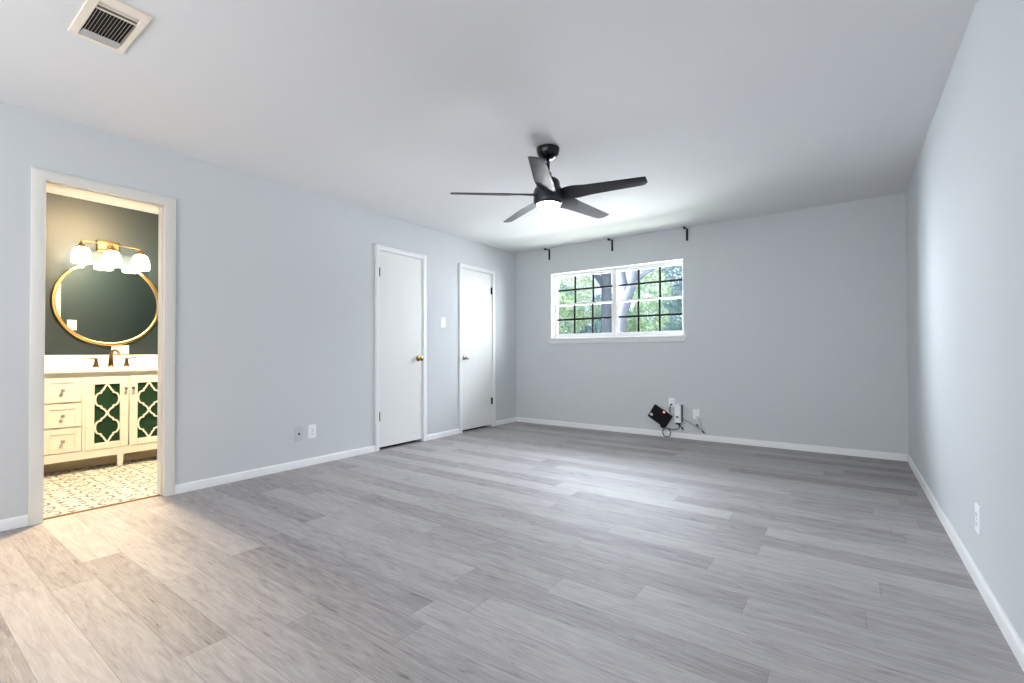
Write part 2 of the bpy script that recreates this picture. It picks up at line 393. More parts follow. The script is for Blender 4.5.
# baseboards
def baseboard(name, axis, side, c, a, e, label):
    t, h = 0.013, 0.064
    prof = [(0, 0), (t, 0), (t, h - 0.012), (t * 0.75, h - 0.004), (t * 0.3, h), (0, h)]
    b = MB()
    mk = (lambda u: [(c + side * p, u, z) for p, z in prof]) if axis == 'x' else (lambda u: [(u, c + side * p, z) for p, z in prof])
    b.loft([mk(a), mk(e)]); return struct(b.build(name, M_TRIM), label, 'baseboard')
baseboard('baseboard_left', 'x', 1, 0, REAR, 0.565, 'white baseboard left of the bathroom opening')
baseboard('baseboard_left', 'x', 1, 0, 1.293, 3.029, 'long white baseboard between bathroom opening and first closet door')
baseboard('baseboard_left', 'x', 1, 0, 3.741, 4.295, 'short white baseboard between the two closet doors')
baseboard('baseboard_left', 'x', 1, 0, 5.013, D, 'short white baseboard from second closet door to the corner')
baseboard('baseboard_back', 'y', -1, D, 0, W, 'white baseboard along the window wall')
baseboard('baseboard_right', 'x', -1, W, REAR, D, 'white baseboard along the right wall')
baseboard('baseboard_bathroom', 'x', 1, BX, -0.6, 2.6, 'white baseboard behind the vanity')

# bathroom opening: casing, jamb and stop (structure)
def casing(b, x0, x1, ya, yb, zt, w):
    """mitred flat casing around an opening, ya..yb are the outer edges, zt the outer top"""
    for (p, q) in ((ya, ya + w), (yb, yb - w)):
        prof = lambda z_o, z_i: [(x0, p, z_o), (x1 - 0.003, p, z_o), (x1, p + (q - p) * 0.12, z_o + (z_i - z_o) * 0.12), (x1 - 0.004, q, z_i), (x0, q, z_i)]
        bot = [(x0, p, 0), (x1 - 0.003, p, 0), (x1, p + (q - p) * 0.12, 0), (x1 - 0.004, q, 0), (x0, q, 0)]
        b.loft([bot, prof(zt, zt - w)])
    L_ = [(x0, ya, zt), (x1 - 0.003, ya, zt), (x1, ya + w * 0.12, zt - w * 0.12), (x1 - 0.004, ya + w, zt - w), (x0, ya + w, zt - w)]
    R_ = [(x0, yb, zt), (x1 - 0.003, yb, zt), (x1, yb - w * 0.12, zt - w * 0.12), (x1 - 0.004, yb - w, zt - w), (x0, yb - w, zt - w)]
    b.loft([L_, R_])
b = MB(); casing(b, 0.0005, 0.020, 0.566, 1.292, 2.104, 0.061)
t1 = struct(b.build('trim_1', M_CASE), 'cream white casing around the bathroom opening', 'door trim')
b = MB()
b.box(-T - 0.012, 0.002, 0.610, 0.628, 0, 2.058); b.box(-T - 0.012, 0.002, 1.234, 1.250, 0, 2.058); b.box(-T - 0.012, 0.002, 0.628, 1.234, 2.050, 2.058)
b.build('jamb', M_CASE, t1, smooth=False)
b = MB(); b.box(-0.075, -0.042, 0.628, 0.638, 0, 2.042); b.box(-0.075, -0.042, 1.226, 1.234, 0, 2.042); b.box(-0.075, -0.042, 0.628, 1.234, 2.042, 2.050)
b.build('door_stop', M_CASE, t1, bevel=0.002)
b = MB(); casing(b, 0.0, 0.018, 0.530, 1.340, 2.135, 0.085); b.xform(Matrix.Translation((-T - 0.0105, 0, 0)) @ Matrix.Diagonal((-1, 1, 1, 1)))
struct(b.build('trim_2', M_CASE), 'cream casing on the bathroom side of the opening', 'door trim')
struct(MB().loft([[(-0.070, y, 0), (-0.066, y, 0.006), (-0.044, y, 0.007), (-0.038, y, 0)] for y in (0.629, 1.229)]).build('trim_3', mat('threshold_strip', srgb(120, 96, 62), 0.45, 0.5)), 'thin dark threshold strip under the bathroom opening', 'threshold')

# closet doors
def closet_door(name, trim, ya, yb, sa, sb, hinge_low, knobm, label, tl, klabel):
    b = MB(); casing(b, 0.0005, 0.020, ya, yb, 2.110, 0.048)
    t = struct(b.build(trim, M_TRIM), tl, 'door trim')
    b = MB(); b.box(-T, 0.0005, ya + 0.030, sa - 0.003, 0, 2.064); b.box(-T, 0.0005, sb + 0.003, yb - 0.030, 0, 2.064); b.box(-T, 0.0005, sa - 0.003, sb + 0.003, 2.058, 2.064)
    b.build('jamb', M_TRIM, t, smooth=False)
    d = thing(name, (0, (sa + sb) / 2, 0), label, 'door', kind='structure')
    MB().box(-0.037, 0.001, sa, sb, 0.030, 2.055).build('door_slab', M_DOOR, d, bevel=0.002)
    yh = sa - 0.0015 if hinge_low else sb + 0.0015
    for zc in (1.832, 0.347):
        h = MB(); h.lathe((0.012, yh, zc - 0.044), (0, 0, 1), [(0.0, -0.004), (0.005, -0.002), (0.008, 0.0), (0.008, 0.028), (0.0072, 0.029), (0.008, 0.030), (0.008, 0.058), (0.0072, 0.059), (0.008, 0.060), (0.008, 0.088), (0.005, 0.090), (0, 0.092)], 14)
        s_ = 1 if hinge_low else -1
        h.box(0.0012, 0.0035, min(yh, yh + s_ * 0.014), max(yh, yh + s_ * 0.014), zc - 0.044, zc + 0.044)
        hg = h.build('hinge', M_HINGE, d); hg['label'] = 'dark bronze hinge'
    yk = sb - 0.060 if hinge_low else sa + 0.052
    k = MB(); k.lathe((0.001, yk, 0.937), (1, 0, 0), [(0.031, 0), (0.031, 0.004), (0.024, 0.009), (0.013, 0.012), (0.010, 0.030), (0.016, 0.036), (0.025, 0.044), (0.027, 0.054), (0.024, 0.063), (0.012, 0.068), (0, 0.069)], 28)
    kn = k.build('knob', knobm, d); kn['label'] = klabel
    return d
closet_door('door_1', 'trim_4', 3.030, 3.740, 3.082, 3.678, True, M_BRASS, 'white flush closet door nearer the bathroom, hinged on its left', 'narrow white casing around the left closet door', 'round brass knob')
closet_door('door_2', 'trim_5', 4.296, 5.012, 4.345, 4.944, False, M_NICKEL, 'white flush closet door nearest the far corner, hinged on its right', 'narrow white casing around the right closet door', 'round nickel knob')

# ------------------------------------------------------------------ window
wx0, wx1, wz0, wz1 = 0.594, 2.372, 1.195, 2.079
win = thing('window_1', ((wx0 + wx1) / 2, D, wz0), 'wide white double-unit window with black grids on the far wall', 'window', kind='structure')
YF = D + 0.088
b = MB(); fwid = 0.026
b.box(wx0 + 0.001, wx0 + fwid, YF, YF + 0.06, wz0, wz1); b.box(wx1 - fwid, wx1 - 0.001, YF, YF + 0.06, wz0, wz1); b.box(wx0 + fwid, wx1 - fwid, YF, YF + 0.06, wz1 - fwid, wz1 - 0.001); b.box(wx0 + fwid, wx1 - fwid, YF, YF + 0.06, wz0 + 0.001, wz0 + 0.030)
b.build('window_frame', M_TRIM, win, bevel=0.002)
xm = 1.489
MB().box(xm - 0.028, xm + 0.028, YF - 0.006, YF + 0.055, wz0 + 0.03, wz1 - fwid).build('mullion', M_TRIM, win, bevel=0.003)
# painted reveal of the opening
b = MB(); b.box(wx0, wx0 + 0.004, D + 0.001, YF, wz0, wz1); b.box(wx1 - 0.004, wx1, D + 0.001, YF, wz0, wz1); b.box(wx0, wx1, D + 0.001, YF, wz1 - 0.004, wz1); b.box(wx0, wx1, D + 0.001, YF, wz0, wz0 + 0.004)
b.build('reveal', M_TRIM, win, smooth=False)
zr = 1.647
for (xa, xb) in ((wx0 + fwid, xm - 0.028), (xm + 0.028, wx1 - fwid)):
    for (za, zb, dy, top) in ((zr - 0.012, wz1 - fwid, 0.030, True), (wz0 + 0.030, zr + 0.014, 0.008, False)):
        y0, y1 = YF + dy, YF + dy + 0.020; s_ = 0.016; hb = 0.026
        b = MB(); b.box(xa, xa + s_, y0, y1, za, zb); b.box(xb - s_, xb, y0, y1, za, zb); b.box(xa + s_, xb - s_, y0, y1, za, za + hb); b.box(xa + s_, xb - s_, y0, y1, zb - hb * 0.8, zb)
        sash = b.build('sash', M_TRIM, win, bevel=0.0015)
        MB().box(xa + s_, xb - s_, y0 + 0.008, y0 + 0.012, za + hb, zb - hb * 0.8).build('pane', M_GLASS, sash, smooth=False)
        g = MB(); gw = 0.0125; gx0, gx1, gz0, gz1 = xa + s_, xb - s_, za + hb, zb - hb * 0.8
        for k in (1, 2):
            xc = gx0 + (gx1 - gx0) * k / 3; g.box(xc - gw, xc + gw, y0 + 0.001, y0 + 0.0075, gz0, gz1)
        zc = (gz0 + gz1) / 2 + (0.006 if top else 0.0); g.box(gx0, gx1, y0 + 0.0012, y0 + 0.0078, zc - gw, zc + gw)
        gr = g.build('muntin_grid', M_BLACK, sash, smooth=False); gr['label'] = 'black muntin grid'
    xc = (xa + xb) / 2
    l = MB(); l.box(xc - 0.022, xc + 0.022, YF - 0.004, YF + 0.012, zr + 0.014, zr + 0.022); l.lathe((xc, YF + 0.003, zr + 0.022), (0, 0, 1), [(0.010, 0), (0.010, 0.008), (0.006, 0.011), (0, 0.012)], 14); l.box(xc - 0.004, xc + 0.026, YF - 0.002, YF + 0.008, zr + 0.023, zr + 0.030)
    l.build('latch', M_NICKEL, win, bevel=0.001)
b = MB()
b.loft([[(x, D + 0.0, 1.195), (x, D - 0.034, 1.193), (x, D - 0.040, 1.187), (x, D - 0.040, 1.173), (x, D - 0.034, 1.167), (x, D, 1.167)] for x in (0.545, 2.412)])
b.build('window_sill', M_TRIM, win)
b = MB(); b.loft([[(0.575, D, 1.119), (2.382, D, 1.119), (2.382, D - 0.016, 1.121), (0.575, D - 0.016, 1.121)], [(0.552, D, 1.167), (2.405, D, 1.167), (2.405, D - 0.026, 1.167), (0.552, D - 0.026, 1.167)]])
b.build('sill_apron', M_TRIM, win, smooth=False)
# unseen windows added behind the camera for light (openings with plain frames)
for i, (xa, xb) in enumerate(((0.5, 2.2), (2.85, 3.85))):
    b = MB(); z0, z1, f = 0.88, 2.03, 0.045
    for q in ((xa, xa + f, z0, z1), (xb - f, xb, z0, z1), (xa + f, xb - f, z0, z0 + f), (xa + f, xb - f, z1 - f, z1), (xa + f, xb - f, 1.44, 1.475)): b.box(q[0], q[1], REAR - 0.09, REAR - 0.03, q[2], q[3])
    struct(b.build('window_%d' % (i + 2), M_TRIM, bevel=0.002), ('wide' if i == 0 else 'narrow') + ' white window frame added in the unseen wall behind the camera', 'window')

# ------------------------------------------------------------------ ceiling fan
FC = Vector((2.200, 2.806, H))
fan = thing('ceiling_fan', FC, 'black five-blade ceiling fan with lit white lens hanging from the ceiling', 'ceiling fan')
def zl(b_, prof, n=40): return b_.lathe((FC.x, FC.y, 0), (0, 0, 1), prof, n)
zl(MB(), [(0.058, 2.44), (0.082, 2.436), (0.081, 2.420), (0.074, 2.395), (0.058, 2.373), (0.036, 2.361), (0.018, 2.358)]).build('canopy', M_FAN, fan)
zl(MB(), [(0.0125, 2.37), (0.0125, 2.24)], 20).build('downrod', M_FAN, fan)
zl(MB(), [(0.013, 2.2680), (0.024, 2.2640), (0.026, 2.2440), (0.028, 2.2380), (0.040, 2.2280), (0.062, 2.2200), (0.076, 2.2080), (0.083, 2.1900), (0.085, 2.1420), (0.085, 2.1300)]).build('motor_housing', M_FAN, fan)
zl(MB(), [(0.080, 2.1580), (0.092, 2.1540), (0.100, 2.1420), (0.104, 2.1220), (0.104, 2.0670), (0.100, 2.0480), (0.092, 2.0400), (0.084, 2.0380)]).build('hub', M_HUB, fan)
ln = zl(MB(), [(0.081, 2.0440), (0.081, 2.0340), (0.076, 2.0250), (0.064, 2.0160), (0.040, 2.0100), (0.015, 2.0080), (0, 2.0078)]).build('light_lens', M_LED, fan); ln['label'] = 'lit white round lens'
def blade(angle):
    rings = []
    for i in range(29):
        t = i / 28; r = 0.080 + t * (0.684 - 0.080)
        s_ = min(1, max(0, (t - 0.0) / 0.22)); s_ = s_ * s_ * (3 - 2 * s_)
        lead = 0.052 + 0.020 * s_ - 0.022 * t            # half-chord on the counter-clockwise side
        trail = -(0.042 + 0.032 * s_ - 0.026 * t)
        if t > 0.955: lead -= (t - 0.955) / 0.045 * 0.024
        pit = math.radians(27 - 13 * min(1, t / 0.35) - 2 * t)
        zc = 2.100 - 0.012 * t
        th = 0.0065 - 0.0025 * t; cross = []
        prof = [(lead, 0.15), (lead * 0.55, 0.9), (0, 1.0), (trail * 0.6, 0.8), (trail, 0.15), (trail, -0.15), (trail * 0.6, -0.8), (0, -1.0), (lead * 0.55, -0.9), (lead, -0.15)]
        for c, h in prof:
            camber = 0.010 * (1 - (c / 0.075) ** 2) * (0.4 + 0.6 * (1 - t))
            hh = h * th + camber
            u = c * math.cos(pit) - hh * math.sin(pit) * -1 * 0
            z = zc - c * math.sin(pit) + hh * math.cos(pit)
            cross.append((r, u, z))
        rings.append(cross)
    bl = MB().loft(rings)
    bl.xform(Matrix.Translation((FC.x, FC.y, 0)) @ Matrix.Rotation(angle, 4, 'Z'))
    return bl
for k in range(5):
    blade(math.radians(7.5 + 72 * k)).build('blade', M_BLADE, fan, angle=50)

# ------------------------------------------------------------------ ceiling vent
vx0, vx1, vy0, vy1 = 1.105, 1.510, 0.514, 0.708; ix0, ix1, iy0, iy1 = 1.127, 1.450, 0.547, 0.682
vent = thing('ceiling_vent', (1.32, 0.59, H), 'cream rectangular air vent with slats in the ceiling', 'vent')
b = MB()
for (a0, a1, c0, c1) in ((vx0, ix0, vy0, vy1), (ix1, vx1, vy0, vy1), (ix0, ix1, vy0, iy0), (ix0, ix1, iy1, vy1)): b.box(a0, a1, c0, c1, H - 0.010, H - 0.0005)
b.build('vent_frame', M_VENT, vent, bevel=0.003)
MB().box(ix0, ix1, iy0, iy1, H - 0.0015, H - 0.0005).build('duct_shade_sheet', M_VENTIN, vent, smooth=False)  # dark sheet standing in for the shaded hollow above the vent
for k in range(12):
    y = iy0 + 0.006 + (iy1 - iy0 - 0.012) * k / 11
    b = MB(); b.loft([[(x, y + 0.0026, H - 0.003), (x, y + 0.0036, H - 0.003), (x, y - 0.0014, H - 0.015), (x, y - 0.0024, H - 0.015)] for x in (1.203, 1.386)])
    b.build('slat', M_VENT, vent, smooth=False)
def vane(xa, za, xb, zb, m):
    b = MB(); b.loft([[(xa, y, za), (xa + 0.002, y, za + 0.001), (xb + 0.002, y, zb + 0.001), (xb, y, zb)] for y in (iy0 + 0.001, iy1 - 0.001)])
    return b.build('vane', m, vent, smooth=False)
vane(1.130, H - 0.006, 1.200, H - 0.016, M_FLANGE)
vane(1.389, H - 0.008, 1.392, H - 0.003, M_VENT); vane(1.420, H - 0.007, 1.423, H - 0.003, M_VENT); vane(1.434, H - 0.006, 1.436, H - 0.003, M_VENT)
MB().box(1.394, 1.419, iy0 + 0.001, iy1 - 0.001, H - 0.003, H - 0.002).build('duct_wall', mat('olive_duct_wall', srgb(104, 96, 74), 0.6), vent, smooth=False)  # olive plate standing in for the inner wall behind the vent

# ------------------------------------------------------------------ curtain rod brackets
def bracket(x, label):
    t = thing('curtain_bracket', (x, D, 2.36), label, 'curtain bracket', 'curtain rod brackets above the window')
    MB().box(x - 0.012, x + 0.012, D - 0.010, D - 0.0005, 2.278, 2.420).build('back_plate', M_BLACK, t, bevel=0.002)
    b = MB(); b.tube([(x, D - 0.008, 2.405), (x, D - 0.030, 2.410), (x, D - 0.075, 2.412), (x, D - 0.100, 2.411)], 0.008, 12)
    b.build('arm', M_BLACK, t)
    c = MB(); n = 14; y0 = D - 0.110; z0 = 2.411
    for i in range(n):
        a0 = math.radians(-200 + 220 * i / n); a1 = math.radians(-200 + 220 * (i + 1) / n); ro, ri = 0.021, 0.015
        q = [(y0 + r * math.cos(a), z0 + r * math.sin(a)) for r, a in ((ri, a0), (ro, a0), (ro, a1), (ri, a1))]
        c.loft([[(x - 0.010, yy, zz) for yy, zz in q], [(x + 0.010, yy, zz) for yy, zz in q]])
    c.build('rod_cup', M_BLACK, t)
bracket(0.572, 'black curtain rod bracket above the left end of the window')
bracket(1.500, 'black curtain rod bracket above the middle of the window')
bracket(2.420, 'black curtain rod bracket above the right end of the window')

# ------------------------------------------------------------------ wall plates
def plate(name, origin, nrm, w, h, kind, label, cat):
    """nrm: 'x+', 'x-' or 'y-' (the side the plate faces)"""
    R_ = {'x+': Matrix(((0, 0, 1, 0), (1, 0, 0, 0), (0, 1, 0, 0), (0, 0, 0, 1))), 'x-': Matrix(((0, 0, -1, 0), (-1, 0, 0, 0), (0, 1, 0, 0), (0, 0, 0, 1))), 'y-': Matrix(((1, 0, 0, 0), (0, 0, -1, 0), (0, 1, 0, 0), (0, 0, 0, 1)))}[nrm]
    Mx = Matrix.Translation(origin) @ R_
    t = thing(name, origin, label, cat)
    pr = lambda k, z: [(-w / 2 + k, -h / 2 + k, z), (w / 2 - k, -h / 2 + k, z), (w / 2 - k, h / 2 - k, z), (-w / 2 + k, h / 2 - k, z)]
    MB().loft([pr(0, 0.0005), pr(0, 0.003), pr(0.005, 0.0065)]).xform(Mx).build('plate', M_JACK if kind == 'jack' else M_PLATE, t, smooth=False)
    if kind == 'duplex':
        for s_ in (-1, 1):
            b = MB(); zc = s_ * 0.0195; n = 20
            ring = [(0.0165 * math.cos(2 * PI * i / n), zc + max(-0.0135, min(0.0135, 0.0165 * math.sin(2 * PI * i / n)))) for i in range(n)]
            b.loft([[(x, y, 0.006) for x, y in ring], [(x, y, 0.0085) for x, y in ring]]).xform(Mx)
            sk = b.build('socket', M_PLATE, t)
            d = MB(); d.box(-0.008, -0.0055, zc - 0.001, zc + 0.008, 0.0084, 0.0090); d.box(0.0055, 0.008, zc - 0.001, zc + 0.007, 0.0084, 0.0090); d.lathe((0, zc - 0.0075, 0.0084), (0, 0, 1), [(0.0028, 0), (0.0028, 0.0006)], 10)
            d.xform(Mx).build('slot', M_SLOT, sk, smooth=False)
        MB().lathe((0, 0, 0.006), (0, 0, 1), [(0.004, 0), (0.0035, 0.0015), (0, 0.002)], 12).xform(Mx).build('screw', M_NICKEL, t)
    elif kind == 'toggle':
        b = MB(); b.box(-0.005, 0.005, -0.012, 0.012, 0.006, 0.0075); b.loft([[(-0.004, -0.004, 0.007), (0.004, -0.004, 0.007), (0.004, 0.008, 0.007), (-0.004, 0.008, 0.007)], [(-0.003, 0.006, 0.019), (0.003, 0.006, 0.019), (0.003, 0.011, 0.018), (-0.003, 0.011, 0.018)]])
        b.xform(Mx).build('toggle', M_GPLAST, t, smooth=False)
        for zc in (-0.03, 0.03): MB().lathe((0, zc, 0.006), (0, 0, 1), [(0.0035, 0), (0.003, 0.0014), (0, 0.0018)], 12).xform(Mx).build('screw', M_NICKEL, t)
    elif kind == 'jack':
        MB().box(-0.009, 0.009, -0.010, 0.008, 0.006, 0.0085).xform(Mx).build('port', M_SLOT, t, bevel=0.001)
        for zc in (-0.042, 0.042): MB().lathe((0, zc, 0.006), (0, 0, 1), [(0.0035, 0), (0.003, 0.0014), (0, 0.0018)], 12).xform(Mx).build('screw', M_NICKEL, t)
    elif kind == 'coax':
        MB().lathe((0.012, -0.03, 0.006), (0, 0, 1), [(0.009, 0), (0.009, 0.004), (0.006, 0.004), (0.006, 0.016), (0, 0.0165)], 14).xform(Mx).build('coax_port', M_NICKEL, t)
        for zc in (-0.045, 0.045): MB().lathe((0, zc, 0.006), (0, 0, 1), [(0.0035, 0), (0.003, 0.0014), (0, 0.0018)], 12).xform(Mx).build('screw', M_NICKEL, t)
    return t
plate('light_switch', (0, 4.018, 1.358), 'x+', 0.072, 0.118, 'toggle', 'white light switch on the wall between the two closet doors', 'light switch')
plate('phone_jack', (0, 2.222, 0.295), 'x+', 0.072, 0.116, 'jack', 'pale grey jack plate with one dark port, beside an outlet low on the left wall', 'wall jack')
plate('wall_outlet', (0, 2.347, 0.299), 'x+', 0.074, 0.122, 'duplex', 'white duplex outlet low on the long left wall beside the jack plate', 'outlet')
plate('wall_outlet', (W, 2.774, 0.282), 'x-', 0.078, 0.122, 'duplex', 'white duplex outlet low on the right wall', 'outlet')
plate('wall_outlet', (2.229, D, 0.406), 'y-', 0.070, 0.108, 'duplex', 'white outlet above the tilted black box on the window wall', 'outlet')
plate('cable_plate', (2.504, D, 0.290), 'y-', 0.076, 0.116, 'coax', 'white cable wall plate right of the white modem box', 'wall plate')
plate('wall_outlet', (BX, 1.460, 1.043), 'x+', 0.135, 0.085, 'duplex', 'white outlet plate behind the bathroom faucet', 'outlet')
plate('light_switch', (-T - 0.01, 1.440, 1.345), 'x-', 0.085, 0.12, 'toggle', 'white switch plate on the green wall, seen only in the round mirror', 'light switch')

# ------------------------------------------------------------------ network gear on the far wall
BK = Vector((2.098, D, 0.241)); ang = math.radians(32)     # tilted black box
Mb = Matrix.Translation(BK) @ Matrix.Rotation(ang, 4, 'Y')
bx = thing('router_box', BK, 'tilted black plastic box with red light low on the window wall', 'router')
b = MB(); pr = lambda k, y: [(-0.122 + k, y, -0.084 + k), (0.122 - k, y, -0.084 + k), (0.122 - k, y, 0.084 - k), (-0.122 + k, y, 0.084 - k)]
b.loft([pr(0.006, -0.0005), pr(0.0, -0.010), pr(0.0, -0.036), pr(0.006, -0.042)]).xform(Mb).build('housing', M_BPLAST, bx, bevel=0.003)
b = MB(); b.box(0.006, 0.030, -0.0435, -0.0418, 0.062, 0.078); b.xform(Mb).build('indicator_light', M_RED, bx, smooth=False)['label'] = 'glowing red indicator'
b = MB(); b.box(-0.108, -0.074, -0.0432, -0.0418, -0.052, -0.046); b.box(-0.108, -0.098, -0.0432, -0.0418, -0.046, -0.030); b.box(-0.092, -0.085, -0.0432, -0.0418, -0.046, -0.030); b.box(-0.080, -0.074, -0.0432, -0.0418, -0.046, -0.030); b.box(-0.108, -0.074, -0.0432, -0.0418, -0.030, -0.025)
b.xform(Mb).build('logo', M_LOGO, bx, smooth=False)['label'] = 'small white logo'
b = MB(); b.box(0.060, 0.108, -0.034, -0.008, -0.104, -0.083); b.xform(Mb).build('cable_gland', M_BPLAST, bx, bevel=0.003)
wm = thing('modem_box', (2.30, D, 0.285), 'upright white network box on the window wall between two plates', 'modem')
b = MB(); pr = lambda k, y: [(2.274 + k, y, 0.180 + k), (2.345 - k, y, 0.180 + k), (2.345 - k, y, 0.392 - k), (2.274 + k, y, 0.392 - k)]
b.loft([pr(0.0, D - 0.030), pr(0.0, D - 0.052), pr(0.006, D - 0.058)]).build('housing', M_GPLAST, wm, bevel=0.003)
b = MB(); b.box(2.277, 2.355, D - 0.030, D - 0.0005, 0.186, 0.388); b.build('back_shell', mat('charcoal_plastic', srgb(62, 66, 72), 0.5), wm, bevel=0.002)
b = MB(); b.lathe((2.303, D - 0.058, 0.249), (0, -1, 0), [(0.011, 0), (0.011, 0.0012), (0, 0.0013)], 16); b.box(2.310, 2.322, D - 0.0592, D - 0.0578, 0.240, 0.256); b.build('emblem', M_SLOT, wm, smooth=False)
b = MB(); b.box(2.286, 2.336, D - 0.050, D - 0.018, 0.160, 0.182); b.build('connector', M_BPLAST, wm, bevel=0.003)
b = MB(); b.box(2.308, 2.330, D - 0.060, D - 0.050, 0.405 - 0.016, 0.405); b.lathe((2.335, D - 0.035, 0.390), (0, 0, 1), [(0.006, 0), (0.006, 0.012), (0, 0.013)], 10); b.build('mounting_tab', M_GPLAST, wm, smooth=False)

def smooth_path(pts, n=8):
    P = [Vector(p) for p in pts]; out = []
    for i in range(len(P) - 1):
        p0, p1, p2, p3 = P[max(i - 1, 0)], P[i], P[i + 1], P[min(i + 2, len(P) - 1)]
        for k in range(n):
            t = k / n
            out.append(0.5 * ((2 * p1) + (p2 - p0) * t + (2 * p0 - 5 * p1 + 4 * p2 - p3) * t * t + (3 * p1 - p0 - 3 * p2 + p3) * t ** 3))
    out.append(P[-1]); return out
def cord(name, pts, r, m, label, cat='cord'):
    return tag(MB().tube(smooth_path(pts), r, 8).build(name, m), label, cat)
# looped black cable from the router down to the floor and up to the modem
lp = [(2.153, D - 0.031, 0.098)]
for i in range(0, 25):
    a = math.radians(112 + 342 * i / 24)
    lp.append((2.178 + 0.047 * math.cos(a), D - 0.032 - 0.0006 * i, 0.0565 + 0.051 * math.sin(a)))
lp += [(2.200, D - 0.047, 0.104), (2.26, D - 0.046, 0.100), (2.305, D - 0.044, 0.108), (2.325, D - 0.038, 0.135), (2.318, D - 0.034, 0.159)]
cord('data_cable', lp, 0.0052, M_BCORD, 'black looped cable hanging from tilted box to floor and modem')
pc = thing('power_cord', (2.222, D, 0.385), 'black power cord plugged into outlet above the tilted box', 'power cord')
b = MB(); b.lathe((2.226, D - 0.009, 0.3845), (0, -1, 0), [(0.010, 0), (0.010, 0.016), (0.006, 0.022), (0, 0.024)], 14); b.build('plug', M_BPLAST, pc)
MB().tube(smooth_path([(2.226, D - 0.026, 0.384), (2.222, D - 0.036, 0.370), (2.216, D - 0.030, 0.340), (2.212, D - 0.020, 0.310), (2.212, D - 0.012, 0.285)]), 0.004, 8).build('cable', M_BCORD, pc)
pc2 = thing('power_cord', (2.30, D, 0.16), 'short black cord hanging out of the white network box', 'power cord')
MB().tube(smooth_path([(2.322, D - 0.036, 0.162), (2.336, D - 0.036, 0.145), (2.352, D - 0.036, 0.126)]), 0.0062, 8).build('cable', M_BCORD, pc2)
MB().lathe((2.350, D - 0.036, 0.129), (0.5, 0, -0.7), [(0.009, 0), (0.009, 0.022), (0.006, 0.030), (0, 0.031)], 12).build('plug', M_BPLAST, pc2)
cc = thing('coaxial_cable', (2.50, D, 0.2), 'grey cable from the white network box sagging to a plug by baseboard', 'cord')
MB().tube(smooth_path([(2.346, D - 0.016, 0.262), (2.375, D - 0.016, 0.222), (2.43, D - 0.012, 0.190), (2.50, D - 0.010, 0.150), (2.55, D - 0.018, 0.120), (2.585, D - 0.022, 0.098)]), 0.0042, 8).build('cable', M_GCORD, cc)
MB().lathe((2.572, D - 0.022, 0.109), (0.75, -0.1, -0.6), [(0.008, 0), (0.010, 0.006), (0.010, 0.030), (0.006, 0.034), (0, 0.035)], 12).build('plug', M_SLOT, cc)
c2 = thing('coaxial_cable', (2.53, D, 0.2), 'thin grey cable dropping from right-hand wall plate', 'cord')
MB().tube(smooth_path([(2.516, D - 0.022, 0.260), (2.538, D - 0.030, 0.250), (2.556, D - 0.024, 0.215), (2.566, D - 0.040, 0.160), (2.590, D - 0.042, 0.112), (2.612, D - 0.040, 0.090)]), 0.0034, 8).build('cable', M_GCORD, c2)
c3 = thing('cable_clip', (2.517, D, 0.167), 'small dark cable plug on the wall below the right-hand plate', 'plug')
b = MB(); b.lathe((2.505, D - 0.012, 0.176), (0.7, 0, -0.6), [(0.006, 0), (0.009, 0.006), (0.009, 0.024), (0.005, 0.030), (0, 0.031)], 12); b.build('plug', M_SLOT, c3)

# ------------------------------------------------------------------ bathroom vanity
VX = -1.362; v0, v1 = 0.790, 1.985; VB, VT = 0.100, 0.838
van = thing('bathroom_vanity', (-1.6, 1.388, 0), 'cream vanity cabinet with three drawers and green lattice doors in the bathroom', 'cabinet')
b = MB()
b.box(BX + 0.02, VX - 0.022, v0, v0 + 0.018, VB, VT); b.box(BX + 0.02, VX - 0.022, v1 - 0.018, v1, VB, VT); b.box(BX + 0.02, VX - 0.022, v0 + 0.018, v1 - 0.018, VB, VB + 0.018); b.box(BX + 0.002, BX + 0.02, v0, v1, VB, VT)
b.build('carcass', M_VAN, van, smooth=False)
yd0, yd1 = 1.090, 1.684
b = MB()     # face frame
for q in ((v0, v0 + 0.040, VB, VT), (v1 - 0.040, v1, VB, VT), (1.070, yd0, 0.172, 0.797), (yd1, yd1 + 0.020, 0.172, 0.797), (v0 + 0.040, v1 - 0.040, 0.797, VT), (v0 + 0.040, v1 - 0.040, VB, 0.172)): b.box(VX - 0.022, VX, q[0], q[1], q[2], q[3])
for (a, e) in ((v0 + 0.04, 1.070), (yd1 + 0.02, v1 - 0.04)):
    for z in (0.583, 0.378): b.box(VX - 0.022, VX - 0.004, a, e, z - 0.006, z + 0.006)
b.build('face_frame', M_VAN, van, bevel=0.002)
def knob_at(b, x, y, z):
    b.lathe((x, y, z), (1, 0, 0), [(0.006, 0), (0.005, 0.012)], 12); s_ = 0.012; x1 = x + 0.012
    b.loft([[(x1, y - s_ * 0.7, z - s_ * 0.7), (x1, y + s_ * 0.7, z - s_ * 0.7), (x1, y + s_ * 0.7, z + s_ * 0.7), (x1, y - s_ * 0.7, z + s_ * 0.7)], [(x1 + 0.006, y - s_, z - s_), (x1 + 0.006, y + s_, z - s_), (x1 + 0.006, y + s_, z + s_), (x1 + 0.006, y - s_, z + s_)], [(x1 + 0.011, y - s_ * 0.7, z - s_ * 0.7), (x1 + 0.011, y + s_ * 0.7, z - s_ * 0.7), (x1 + 0.011, y + s_ * 0.7, z + s_ * 0.7), (x1 + 0.011, y - s_ * 0.7, z + s_ * 0.7)]])
    return b
